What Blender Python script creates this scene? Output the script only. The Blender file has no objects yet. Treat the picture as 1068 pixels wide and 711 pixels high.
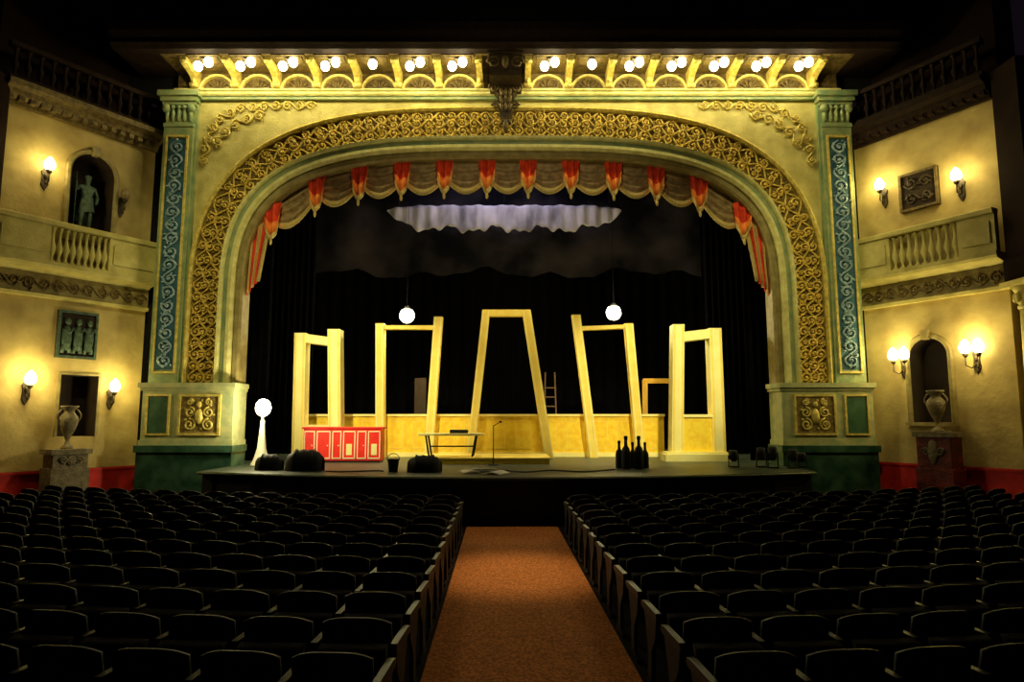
import bpy, bmesh, math, random
from mathutils import Vector, Matrix
random.seed(7)
PI=math.pi
SC=bpy.context.scene
COL=SC.collection
SC.view_settings.view_transform='Standard'
SC.view_settings.look='None'
# ------------------------------------------------------------------ camera
F=700.0; TH=math.radians(6.7); CH=2.11
cd=bpy.data.cameras.new('camera'); cam=bpy.data.objects.new('camera',cd); COL.objects.link(cam)
cam.location=(0,0,CH); cam.rotation_euler=(PI/2+TH,0,0)
cd.sensor_width=36; cd.lens=36*F/1068; cd.clip_end=200
SC.camera=cam
def ray(px,py):
    u=px-534; v=355.5-py
    return Vector((u,F*math.cos(TH)-v*math.sin(TH),F*math.sin(TH)+v*math.cos(TH)))
def at(px,py,Y):
    d=ray(px,py); return Vector((0,0,CH))+d*(Y/d.y)
def ong(px,py,z):
    d=ray(px,py); return Vector((0,0,CH))+d*((z-CH)/d.z)
# ------------------------------------------------------------------ materials
def mat(name,c,c2=None,rough=.6,metal=0.0,scale=6.0,bump=0.0,bscale=None,kind='noise',emit=None,estr=0,sheen=0,detail=4,lo=.35,hi=.65,stretch=None,spec=None):
    m=bpy.data.materials.new(name); m.use_nodes=True; nt=m.node_tree; b=nt.nodes['Principled BSDF']
    b.inputs['Roughness'].default_value=rough; b.inputs['Metallic'].default_value=metal
    b.inputs['Base Color'].default_value=(*c,1)
    if spec is not None: b.inputs['Specular IOR Level'].default_value=spec
    tc=nt.nodes.new('ShaderNodeTexCoord'); src=tc.outputs['Object']
    if stretch:
        mp=nt.nodes.new('ShaderNodeMapping'); mp.inputs['Scale'].default_value=stretch; nt.links.new(src,mp.inputs[0]); src=mp.outputs[0]
    if c2:
        n=nt.nodes.new('ShaderNodeTexNoise'); n.inputs['Scale'].default_value=scale; n.inputs['Detail'].default_value=detail; out=n.outputs[0]
        nt.links.new(src,n.inputs['Vector'])
        r=nt.nodes.new('ShaderNodeValToRGB'); r.color_ramp.elements[0].position=lo; r.color_ramp.elements[1].position=hi
        r.color_ramp.elements[0].color=(*c,1); r.color_ramp.elements[1].color=(*c2,1)
        nt.links.new(out,r.inputs[0]); nt.links.new(r.outputs[0],b.inputs['Base Color'])
    if bump:
        n2=nt.nodes.new('ShaderNodeTexNoise'); n2.inputs['Scale'].default_value=bscale or scale*3; n2.inputs['Detail'].default_value=5
        nt.links.new(src,n2.inputs['Vector'])
        bp=nt.nodes.new('ShaderNodeBump'); bp.inputs['Strength'].default_value=bump; bp.inputs['Distance'].default_value=.05
        nt.links.new(n2.outputs[0],bp.inputs['Height']); nt.links.new(bp.outputs[0],b.inputs['Normal'])
    if emit:
        b.inputs['Emission Color'].default_value=(*emit,1); b.inputs['Emission Strength'].default_value=estr
    return m
M={}
M['cream']=mat('cream_plaster',(.70,.61,.21),(.50,.42,.12),.6,0,2.5,.25,20)
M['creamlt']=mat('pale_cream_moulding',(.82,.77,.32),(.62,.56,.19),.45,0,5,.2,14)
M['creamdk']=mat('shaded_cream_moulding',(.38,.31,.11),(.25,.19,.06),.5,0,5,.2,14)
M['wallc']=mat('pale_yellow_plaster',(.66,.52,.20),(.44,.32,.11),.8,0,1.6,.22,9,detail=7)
M['green']=mat('sage_green_moulding',(.20,.30,.15),(.38,.42,.18),.5,0,4,.2,14)
M['pedgreen']=mat('grey_green_pedestal',(.34,.40,.20),(.54,.52,.24),.5,0,4,.2,14)
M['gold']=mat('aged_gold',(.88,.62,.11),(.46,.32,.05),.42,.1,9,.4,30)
M['goldlt']=mat('bright_gold',(.84,.68,.18),(.54,.41,.08),.4,.1,9,.3,30)
M['golddk']=mat('dark_gold_ground',(.15,.10,.022),(.33,.23,.045),.6,0,14,.9,36)
M['teal']=mat('blue_green_panel',(.02,.09,.15),(.05,.16,.22),.6,0,4,.4,16)
M['tealgold']=mat('pale_grey_blue_relief',(.36,.50,.56),(.18,.29,.36),.5,0,6,.3,24)
M['marble']=mat('dark_green_marble',(.012,.06,.035),(.07,.15,.09),.3,0,3,0,detail=8)
M['greenpanel']=mat('dark_green_panel',(.02,.08,.04),(.05,.13,.06),.5,0,5)
M['brown']=mat('unlit_brown_woodwork',(.014,.007,.005),(.024,.012,.007),.8,0,6,.2,spec=.15)  # brown darkened in colour for unlit cornices and railings
M['bronze']=mat('dark_bronze',(.10,.07,.03),(.05,.035,.02),.45,.4,9,.3)
M['oldgold']=mat('brown_gold_carving_and_shade',(.22,.15,.04),(.09,.06,.018),.55,.1,9,.4)  # carving colour, also the painted shade of the cornice coves
M['crest']=mat('dark_brown_crest',(.085,.055,.02),(.035,.02,.009),.6,0,9,.4)
M['verdi']=mat('verdigris_bronze',(.10,.17,.12),(.05,.08,.06),.5,.2,14,.3)
M['black']=mat('black_paint',(.004,.004,.005),(.009,.008,.009),.7,0,3)
M['blackcloth']=mat('black_velour',(.0015,.0015,.002),(.003,.003,.004),1.0,0,4,spec=.03)
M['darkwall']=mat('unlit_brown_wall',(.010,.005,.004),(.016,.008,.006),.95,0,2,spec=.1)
M['nichedark']=mat('dark_panel_and_niche_shade',(.04,.022,.010),(.02,.011,.006),.9,0,3)  # dark brown standing in for niche shade; also plaque and flat panels
M['carpet']=mat('orange_brown_carpet',(.40,.11,.018),(.85,.30,.07),.95,0,38,.6,90,lo=.36,hi=.62,detail=8)
M['floor']=mat('dark_floor',(.008,.005,.004),(.012,.007,.005),.9,0,3,spec=.1)
M['redwall']=mat('red_dado',(.90,.025,.02),(.65,.018,.012),.6,0,4)
M['redstone']=mat('dark_red_stone',(.26,.02,.012),(.10,.012,.01),.5,0,6,.4)
M['deck']=mat('grey_green_stage_deck',(.030,.045,.030),(.055,.07,.045),.45,0,2.5,.1,20)
M['fascia']=mat('stage_fascia_black',(.004,.006,.004),(.009,.011,.007),.6,0,3)
M['nosing']=mat('stage_edge_green',(.05,.09,.04),(.08,.12,.05),.4,0,6)
M['yellow']=mat('vivid_lemon_yellow_scenery',(1.0,.74,.045),(.95,.62,.03),.65,0,5,lo=.42,hi=.58)
M['yellowmid']=mat('warm_yellow_scenery',(1.0,.80,.18),(.95,.70,.12),.6,0,3)
M['yellowlt']=mat('pale_cream_yellow_scenery',(1.0,.93,.42),(.97,.86,.32),.6,0,3)
M['yellowdk']=mat('ochre_scenery',(.60,.36,.04),(.5,.28,.02),.6,0,3)
M['brownwood']=mat('dark_brown_wood',(.12,.06,.02),(.08,.04,.015),.6,0,5)
M['red']=mat('red_lacquer',(1.0,.03,.015),(.85,.02,.01),.45,0,4)
M['pale']=mat('pale_trim',(1,.9,.6),None,.5)
M['redvelvet']=mat('red_velvet',(.95,.075,.012),(.62,.03,.008),.8,0,5,.2,18)
M['orangev']=mat('orange_gold_velvet',(1.0,.32,.04),(.85,.18,.02),.8,0,5,.2,18)
M['swag']=mat('gold_brown_satin',(.50,.36,.16),(.26,.17,.07),.55,0,7,.2,18)
M['fringe']=mat('gold_fringe',(.9,.70,.24),(.5,.36,.09),.7,0,60,.6,120)
M['seatback']=mat('black_seat_shell',(.004,.004,.008),(.007,.006,.010),.6,0,5,spec=.25)
M['cushion']=mat('dark_seat_cushion',(.005,.003,.006),(.008,.005,.007),.9,0,30,spec=.1)
M['iron']=mat('dark_cast_iron',(.008,.007,.010),(.016,.014,.015),.55,.1,8,spec=.3)
M['armwood']=mat('dark_armrest_wood',(.015,.009,.008),(.025,.014,.010),.5,0,10,spec=.35)
M['white']=mat('white_paint',(.85,.82,.66),(.7,.66,.5),.5,0,6)
M['lav']=mat('grey_lavender_cloud_cloth',(.42,.39,.47),(.12,.11,.14),.95,0,1.3,.2,4,lo=.36,hi=.68,detail=6,stretch=(1.3,1,.5))
M['cloud']=mat('dark_cloud_cloth',(.004,.004,.006),(.034,.028,.034),.98,0,.5,.2,3,detail=7,lo=.40,hi=.72,spec=.05)
M['chrome']=mat('dull_chrome',(.5,.5,.5),None,.25,.9)
M['paper']=mat('paper',(.8,.78,.7),None,.8)
M['stone']=mat('grey_carved_stone',(.32,.26,.15),(.18,.14,.07),.7,0,8,.5)
M['bulbc']=mat('lit_clear_glass',(1,1,.8),None,.3,emit=(1,.94,.60),estr=18)
M['globe']=mat('lit_frosted_shade',(1,.85,.4),None,.3,emit=(1,.86,.40),estr=16)
M['offglass']=mat('unlit_glass',(.25,.18,.08),None,.3)
# ------------------------------------------------------------------ mesh builder
class MB:
    def __init__(s): s.v=[]; s.f=[]; s.sm=[]
    def add(s,vs,fs,smooth=False):
        n=len(s.v); s.v+= [tuple(v) for v in vs]
        for f in fs: s.f.append([i+n for i in f]); s.sm.append(smooth)
        return s
    def box(s,x0,x1,y0,y1,z0,z1):
        return s.add([(x0,y0,z0),(x1,y0,z0),(x1,y1,z0),(x0,y1,z0),(x0,y0,z1),(x1,y0,z1),(x1,y1,z1),(x0,y1,z1)],
          [(0,3,2,1),(4,5,6,7),(0,1,5,4),(1,2,6,5),(2,3,7,6),(3,0,4,7)])
    def cbox(s,x0,x1,y0,y1,z0,z1,b=.02):
        def ring(z,i): return [(x0+i+b,y0+i,z),(x1-i-b,y0+i,z),(x1-i,y0+i+b,z),(x1-i,y1-i-b,z),(x1-i-b,y1-i,z),(x0+i+b,y1-i,z),(x0+i,y1-i-b,z),(x0+i,y0+i+b,z)]
        rs=[ring(z0,b),ring(z0+b,0),ring(z1-b,0),ring(z1,b)]
        vs=sum(rs,[]); fs=[tuple(range(7,-1,-1)),tuple(range(24,32))]
        for k in range(3):
            for i in range(8):
                j=(i+1)%8; fs.append((k*8+i,k*8+j,k*8+8+j,k*8+8+i))
        return s.add(vs,fs)
    def prism(s,pts,axis,a0,a1):
        n=len(pts)
        def mk(p,a):
            return (a,p[0],p[1]) if axis=='x' else ((p[0],a,p[1]) if axis=='y' else (p[0],p[1],a))
        vs=[mk(p,a0) for p in pts]+[mk(p,a1) for p in pts]
        fs=[tuple(range(n)),tuple(range(2*n-1,n-1,-1))]
        for i in range(n):
            j=(i+1)%n; fs.append((i,i+n,j+n,j))
        return s.add(vs,fs)
    def beam(s,x0,z0,x1,z1,w,y0,y1):
        if abs(z1-z0)>=abs(x1-x0):
            p=[(x0-w/2,z0),(x0+w/2,z0),(x1+w/2,z1),(x1-w/2,z1)]
        else:
            p=[(x0,z0-w/2),(x1,z1-w/2),(x1,z1+w/2),(x0,z0+w/2)]
        return s.prism(p,'y',y0,y1)
    def tube(s,pts,r,n=6,cap=True):
        pts=[Vector(p) for p in pts]; rs=r if isinstance(r,(list,tuple)) else [r]*len(pts)
        vs=[];fs=[]
        up=None
        for i,p in enumerate(pts):
            t=(pts[min(i+1,len(pts)-1)]-pts[max(i-1,0)]).normalized()
            if up is None:
                up=Vector((0,1,0)) if abs(t.y)<.9 else Vector((1,0,0))
            a=(up-t*up.dot(t))
            if a.length<1e-4: a=Vector((1,0,0)).cross(t)
            a.normalize(); b=t.cross(a)
            for k in range(n):
                an=2*PI*k/n; vs.append(p+(a*math.cos(an)+b*math.sin(an))*rs[i])
        for i in range(len(pts)-1):
            for k in range(n):
                k2=(k+1)%n; fs.append((i*n+k,i*n+k2,(i+1)*n+k2,(i+1)*n+k))
        s.add(vs,fs,True)
        if cap:
            m=len(s.v)-len(vs)
            s.f.append([m+k for k in range(n-1,-1,-1)]); s.sm.append(False)
            s.f.append([m+(len(pts)-1)*n+k for k in range(n)]); s.sm.append(False)
        return s
    def lathe(s,prof,c=(0,0,0),n=16,sx=1,sy=1):
        vs=[];fs=[]
        for r,z in prof:
            for k in range(n):
                a=2*PI*k/n; vs.append((c[0]+r*math.cos(a)*sx,c[1]+r*math.sin(a)*sy,c[2]+z))
        for i in range(len(prof)-1):
            for k in range(n):
                k2=(k+1)%n; fs.append((i*n+k,i*n+k2,(i+1)*n+k2,(i+1)*n+k))
        s.add(vs,fs,True)
        m=len(s.v)-len(vs)
        s.f.append([m+k for k in range(n-1,-1,-1)]); s.sm.append(False)
        s.f.append([m+(len(prof)-1)*n+k for k in range(n)]); s.sm.append(False)
        return s
    def blob(s,c,rx,ry,rz,n=8,m=5,rot=0):
        vs=[];fs=[]
        ca,sa=math.cos(rot),math.sin(rot)
        for i in range(m+1):
            th=PI*i/m
            for k in range(n):
                a=2*PI*k/n
                x=rx*math.sin(th)*math.cos(a); y=ry*math.sin(th)*math.sin(a); z=rz*math.cos(th)
                vs.append((c[0]+x*ca-z*sa,c[1]+y,c[2]+x*sa+z*ca))
        for i in range(m):
            for k in range(n):
                k2=(k+1)%n; fs.append((i*n+k,(i+1)*n+k,(i+1)*n+k2,i*n+k2))
        return s.add(vs,fs,True)
    def grid(s,fn,nu,nv,thick=None):
        vs=[];fs=[]
        for j in range(nv+1):
            for i in range(nu+1): vs.append(fn(i/nu,j/nv))
        W=nu+1
        for j in range(nv):
            for i in range(nu): fs.append((j*W+i,j*W+i+1,(j+1)*W+i+1,(j+1)*W+i))
        if thick:
            n=len(vs)
            vs+=[(v[0]+thick[0],v[1]+thick[1],v[2]+thick[2]) for v in vs[:n]]
            fs+=[tuple(n+i for i in reversed(f)) for f in fs[:nu*nv]]
            rim=[i for i in range(W)]+[j*W+nu for j in range(1,nv+1)]+[nv*W+i for i in range(nu-1,-1,-1)]+[j*W for j in range(nv-1,0,-1)]
            for a,b in zip(rim,rim[1:]+rim[:1]): fs.append((b,a,a+n,b+n))
        return s.add(vs,fs,True)
    def build(s,name,m,parent=None):
        me=bpy.data.meshes.new(name); me.from_pydata(s.v,[],s.f); me.update()
        me.polygons.foreach_set('use_smooth',s.sm)
        me.materials.append(m if not isinstance(m,str) else M[m])
        o=bpy.data.objects.new(name,me); COL.objects.link(o)
        if parent: o.parent=parent
        return o
def thing(name,label,cat,loc=(0,0,0),rotz=0,group=None):
    o=bpy.data.objects.new(name,None); COL.objects.link(o); o.empty_display_size=.2
    o.location=loc; o.rotation_euler=(0,0,rotz); o['label']=label; o['category']=cat
    if group:o['group']=group
    return o
def tag(o,label,cat,group=None,loc=None):
    o['label']=label;o['category']=cat
    if group:o['group']=group
    if loc: o.location=loc
    return o
def struct(name,mb,m):
    o=mb.build(name,m); o['kind']='structure'; return o
def dup(root,loc,rotz=None,label=None,group=None):
    r=root.copy(); COL.objects.link(r); r.location=loc
    if rotz is not None: r.rotation_euler=(0,0,rotz)
    if label:r['label']=label
    if group:r['group']=group
    for ch in list(root.children):
        c=ch.copy(); COL.objects.link(c); c.parent=r
        for g in ch.children:
            d=g.copy(); COL.objects.link(d); d.parent=c
    return r
def light(kind,loc,energy,color=(1,.8,.4),size=.05,target=None,angle=60,blend=.6,sy=None):
    l=bpy.data.lights.new('lamp',kind); l.energy=energy; l.color=color
    if kind=='AREA':
        l.size=size
        if sy: l.shape='RECTANGLE'; l.size_y=sy
    else: l.shadow_soft_size=size
    if kind=='SPOT': l.spot_size=math.radians(angle); l.spot_blend=blend
    o=bpy.data.objects.new('lamp',l); COL.objects.link(o); o.location=loc
    if target is not None:
        o.rotation_euler=(Vector(target)-Vector(loc)).to_track_quat('-Z','Y').to_euler()
    return o
class Path:
    def __init__(s,pts):
        s.p=pts; s.c=[0]
        for a,b in zip(pts,pts[1:]): s.c.append(s.c[-1]+math.hypot(b[0]-a[0],b[1]-a[1]))
        s.L=s.c[-1]
    def pos(s,d):
        d=min(max(d,0),s.L)
        lo=0
        while lo<len(s.c)-2 and s.c[lo+1]<d: lo+=1
        t=(d-s.c[lo])/max(1e-9,s.c[lo+1]-s.c[lo]); a,b=s.p[lo],s.p[lo+1]
        return (a[0]+(b[0]-a[0])*t,a[1]+(b[1]-a[1])*t)
    def fr(s,d,e=.12):
        p=s.pos(d); a=s.pos(d-e); b=s.pos(d+e); dx,dz=b[0]-a[0],b[1]-a[1]; l=math.hypot(dx,dz) or 1
        return p,(dx/l,dz/l),(-dz/l,dx/l)
def sweep(mb,path,prof,n=140):
    fr=[path.fr(path.L*i/n) for i in range(n+1)]
    K=len(prof); vs=[];fs=[]
    for p,t,nn in fr:
        for o,d in prof: vs.append((p[0]+nn[0]*o,d,p[1]+nn[1]*o))
    for i in range(n):
        for k in range(K-1):
            fs.append((i*K+k,i*K+k+1,(i+1)*K+k+1,(i+1)*K+k))
    mb.add(vs,fs,False); return mb
def scrolls(mb,path,oc,R,step,tr,y,leaf=5,phase=0):
    n=max(1,int(path.L/step)); step=path.L/n
    pts=[]
    m=n*8
    for i in range(m+1):
        d=path.L*i/m; p,t,nn=path.fr(d); w=oc+R*.95*math.sin(PI*d/step+phase*PI)
        pts.append((p[0]+nn[0]*w,y,p[1]+nn[1]*w))
    mb.tube(pts,tr,5)
    for k in range(n):
        d=(k+.5)*step; sd=1 if (k+phase)%2==0 else -1
        p,t,nn=path.fr(d); cx=p[0]+nn[0]*(oc-sd*R*.12); cz=p[1]+nn[1]*(oc-sd*R*.12)
        sp=[]
        for i in range(15):
            u=i/14; a=PI/2+u*PI*2.6; r=R*(1-.82*u)
            ct,cn=r*math.cos(a)*sd*.95,r*math.sin(a)*sd
            sp.append((cx+t[0]*ct+nn[0]*cn,y-.02*u,cz+t[1]*ct+nn[1]*cn))
        mb.tube(sp,[tr*(1.15-.4*i/14) for i in range(15)],5)
        mb.blob((cx,y-.02,cz),R*.24,tr*2,R*.24,6,4)
        for q in range(leaf):
            a=random.uniform(0,2*PI); r=R*random.uniform(.6,1.2)
            bx=cx+math.cos(a)*r; bz=cz+math.sin(a)*r
            mb.blob((bx,y-random.uniform(0,.03),bz),R*random.uniform(.2,.34),tr*1.4,R*.13,6,4,rot=a+random.uniform(-.8,.8))
    return mb
# ================================================================== STRUCTURE
XC=-.12; YP=17.5; SZ=.95
struct('floor',MB().box(-13.5,13.5,-3,17.3,-.1,0),'floor')
struct('ceiling',MB().box(-14,14,-3,29,16,16.2),'black')
fr=MB().box(-14,14,17.62,18.0,11.0,16).box(-14,XC-9.1,18.3,18.6,0,11).box(XC+9.1,14,18.3,18.6,0,11)
struct('wall_front',fr,'black')
struct('wall_back',MB().box(-12.5,12.5,28.6,28.8,0,16),'black')
LA=Vector((-9.95,18.0)); LB=Vector((-11.95,14.9)); RA=Vector((9.45,17.8)); RB=Vector((11.15,14.8))
LROT=math.atan2((LA-LB).y,(LA-LB).x); RROT=math.atan2((RB-RA).y,(RB-RA).x)
ORG={'L':LA,'R':RA}; ROT={'L':LROT,'R':RROT}
LLEN=(LA-LB).length; RLEN=(RB-RA).length
RNG={'L':(-LLEN,0),'R':(0,RLEN)}
def wl(side,px,py,off=0.0):
    o=ORG[side]; r=ROT[side]; ax=Vector((math.cos(r),math.sin(r))); nrm=Vector((-math.sin(r),math.cos(r)))
    d=ray(px,py); o2=o+nrm*off
    t=o2.dot(nrm)/(d.x*nrm.x+d.y*nrm.y)
    P=Vector((0,0,CH))+d*t
    return ((Vector((P.x,P.y))-o).dot(ax),P.z)
def wworld(side,lx,ly,z):
    o=ORG[side]; r=ROT[side]
    return (o.x+math.cos(r)*lx-math.sin(r)*ly,o.y+math.sin(r)*lx+math.cos(r)*ly,z)
def wthing(side,name,label,cat,lx,ly,z,group=None):
    return thing(name,label,cat,wworld(side,lx,ly,z),ROT[side],group)
def boolcut(o,cutters):
    for c in cutters:
        md=o.modifiers.new('b','BOOLEAN'); md.operation='DIFFERENCE'; md.object=c; md.solver='EXACT'
    bpy.context.view_layer.update()
    dg=bpy.context.evaluated_depsgraph_get(); me=bpy.data.meshes.new_from_object(o.evaluated_get(dg))
    o.modifiers.clear(); o.data=me
    for c in cutters: bpy.data.objects.remove(c,do_unlink=True)
def archpts(cx,hw,z0,z1,n=14):
    zs=z1-hw
    return [(cx-hw,z0),(cx+hw,z0)]+[(cx+hw*math.cos(PI*i/n),zs+hw*math.sin(PI*i/n)) for i in range(n+1)]
WTOP=9.95
x0,zb=wl('L',68,252); x1,_=wl('L',114,252); cx=(x0+x1)/2; _,zt=wl('L',91,160); _,zb=wl('L',91,252)
LU=(cx,(x1-x0)/2,zb,zt)
x0,zq=wl('L',57,468); x1,_=wl('L',97,468); _,zt2=wl('L',76,391)
LLn=(x0,x1,zq,zt2)
def side_wall(side,name,cuts):
    a,b=RNG[side]
    o=MB().box(a,b,0,1.0,0,WTOP+.02).build(name,'wallc'); o['kind']='structure'
    o.location=(ORG[side].x,ORG[side].y,0); o.rotation_euler=(0,0,ROT[side])
    cs=[]
    for pts in cuts:
        c=MB().prism(pts,'y',-.2,.62).build('cut','wallc'); c.location=o.location; c.rotation_euler=o.rotation_euler; cs.append(c)
    for q in [o]+cs:
        bm=bmesh.new(); bm.from_mesh(q.data); bmesh.ops.recalc_face_normals(bm,faces=bm.faces); bm.to_mesh(q.data); bm.free()
    boolcut(o,cs)
    return o
side_wall('L','wall_left',[archpts(LU[0],LU[1],LU[2],LU[3]),[(x0,1.7),(x1,1.7),(x1,zt2),(x0,zt2)]])
x0,_=wl('R',954,440); x1,_=wl('R',994,440); _,zt3=wl('R',973,352)
RL=((x0+x1)/2,(x1-x0)/2,2.05,zt3)
side_wall('R','wall_right',[archpts(*RL)])
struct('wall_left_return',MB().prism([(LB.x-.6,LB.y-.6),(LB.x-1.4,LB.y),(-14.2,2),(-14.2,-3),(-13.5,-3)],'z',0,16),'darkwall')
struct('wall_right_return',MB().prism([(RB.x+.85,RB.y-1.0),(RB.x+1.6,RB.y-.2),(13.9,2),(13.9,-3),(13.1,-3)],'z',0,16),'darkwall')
for side,nm in (('L','left'),('R','right')):
    a,b=RNG[side]; h=.92 if side=='L' else 1.04
    o=MB().box(a-.02 if side=='L' else a,b,-.07,.0,0,h).box(a-.02 if side=='L' else a,b,-.1,0,h-.06,h).build('baseboard_'+nm,'redwall'); o['kind']='structure'
    o.location=(ORG[side].x,ORG[side].y,0); o.rotation_euler=(0,0,ROT[side])
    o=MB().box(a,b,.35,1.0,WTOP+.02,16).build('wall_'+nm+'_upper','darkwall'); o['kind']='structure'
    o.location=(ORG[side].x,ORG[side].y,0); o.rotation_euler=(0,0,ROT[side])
def aisle(Y): return .27-.0195*Y
o=tag(MB().cbox(-.90,.90,0,13.6,0,.015,.004).build('aisle_carpet','carpet'),'orange-brown carpet running down the centre aisle to the stage','carpet'); o.location=(aisle(0),0,0); o.rotation_euler=(0,0,math.atan(.0195))
# ================================================================== STAGE
st=thing('stage','black raised stage with curved apron and dark green edge','stage',(XC,13.9,0))
arc=[]
for i in range(41):
    x=-7.0+14.0*i/40; arc.append((x,1.55*abs(x/7.0)**2.0))
poly=arc+[(7.0,3.2),(6.9,3.22),(6.9,4.2),(8.6,4.3),(8.6,14.5),(-8.6,14.5),(-8.6,4.3),(-6.9,4.2),(-6.9,3.22),(-7.0,3.2)]
MB().prism([(x,y) for x,y in poly],'z',SZ-.06,SZ).build('stage_deck','deck',st)
arc2=[(x*.99,y+.08) for x,y in arc]
MB().prism(arc2+[(6.93,3.2),(-6.93,3.2)],'z',0,SZ-.06).build('stage_fascia','fascia',st)
MB().tube([(x,y-.01,SZ-.04) for x,y in arc],.035,6).build('stage_nosing','nosing',st)
for i in range(1,40,3):
    x,y=arc2[i]; MB().box(x-.03,x+.03,y-.03,y+.05,.02,SZ-.09).build('fascia_batten','fascia',st)
# ================================================================== PROSCENIUM
pr=thing('proscenium_arch','ornate gold and cream proscenium arch framing the stage opening','arch',(XC,YP,0))
HW,ZS,RI,NN=7.0,5.05,4.08,3.4
def zarch(x):
    return ZS+RI*max(0,1-(min(abs(x),HW)/HW)**NN)**(1/NN)
raw=[(-HW,3.05)]
for i in range(121):
    ph=PI-PI*i/120; c,s_=math.cos(ph),math.sin(ph)
    raw.append((HW*math.copysign(abs(c)**(2/NN),c),ZS+RI*max(0,s_)**(2/NN)))
raw.append((HW,3.05))
AP=Path(raw)
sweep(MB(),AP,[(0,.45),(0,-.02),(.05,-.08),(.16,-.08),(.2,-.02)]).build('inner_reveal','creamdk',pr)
sweep(MB(),AP,[(.2,-.02),(.2,-.12),(.26,-.2),(.34,-.2),(.36,-.14),(.46,-.14),(.5,-.26),(.55,-.28),(.58,-.2),(.58,-.05)]).build('inner_moulding','creamlt',pr)
sweep(MB(),AP,[(.345,-.145),(.345,-.175),(.40,-.185),(.455,-.175),(.455,-.145)]).build('green_fillet','green',pr)
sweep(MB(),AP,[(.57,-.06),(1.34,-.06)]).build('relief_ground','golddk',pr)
sc=MB(); scrolls(sc,AP,.76,.135,.30,.027,-.10,6,0); sc.build('gold_scroll_relief','gold',pr)
sc=MB(); scrolls(sc,AP,1.16,.135,.30,.027,-.10,6,0); sc.build('gold_scroll_relief','gold',pr)
sc=MB(); scrolls(sc,AP,.96,.12,.30,.025,-.12,6,1); sc.build('gold_scroll_relief','gold',pr)
sweep(MB(),AP,[(1.31,-.05),(1.31,-.17),(1.36,-.22),(1.42,-.18),(1.44,-.05)]).build('outer_bead_moulding','goldlt',pr)
bd=MB(); n=180
for i in range(n):
    p,t,nn=AP.fr(AP.L*(i+.5)/n); bd.blob((p[0]+nn[0]*.61,-.13,p[1]+nn[1]*.61),.035,.04,.035,5,3)
o=bd.build('bead_row','goldlt',pr); o['kind']='stuff'
sp=MB(); vs=[];fs=[]
XO,ZO=8.47,10.9
NS=120
for i in range(NS+1):
    p,t,nn=AP.fr(AP.L*i/NS); ix,iz=p[0]+nn[0]*1.40,p[1]+nn[1]*1.40
    if p[1]<ZS: ox,oz=(-XO if p[0]<0 else XO),iz
    else:
        k=min(XO/max(1e-6,abs(ix)),(ZO-ZS)/max(1e-6,iz-ZS)); k=max(k,1.0); ox,oz=ix*k,ZS+(iz-ZS)*k
    vs+=[(ix,-.04,iz),(ox,-.04,oz)]
for i in range(NS): fs.append((2*i,2*i+1,2*i+3,2*i+2))
sp.add(vs,fs); sp.build('spandrel','cream',pr)
for sgn in (-1,1):
    cr=MB()
    pth=Path([(sgn*x,z) for x,z in ((8.22,8.9),(8.15,9.6),(7.9,10.2),(7.3,10.55),(6.3,10.62),(5.2,10.62))])
    scrolls(cr,pth,0,.12,.3,.026,-.08,4)
    pth=Path([(sgn*x,z) for x,z in ((7.95,9.45),(7.6,9.95),(7.2,10.2),(6.6,10.38))])
    scrolls(cr,pth,0,.13,.3,.026,-.08,6)
    cr.build('spandrel_relief','goldlt',pr)
MB().box(-8.5,8.5,-.16,-.02,10.76,10.9).box(-8.5,-8.4,-.14,-.02,3.05,10.8).box(8.4,8.5,-.14,-.02,3.05,10.8).build('outer_frame','green',pr)
def frame_rect(mb,x0,x1,z0,z1,w,y0,y1):
    mb.box(x0,x1,y0,y1,z0,z0+w).box(x0,x1,y0,y1,z1-w,z1).box(x0,x0+w,y0,y1,z0+w,z1-w).box(x1-w,x1,y0,y1,z0+w,z1-w)
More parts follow.
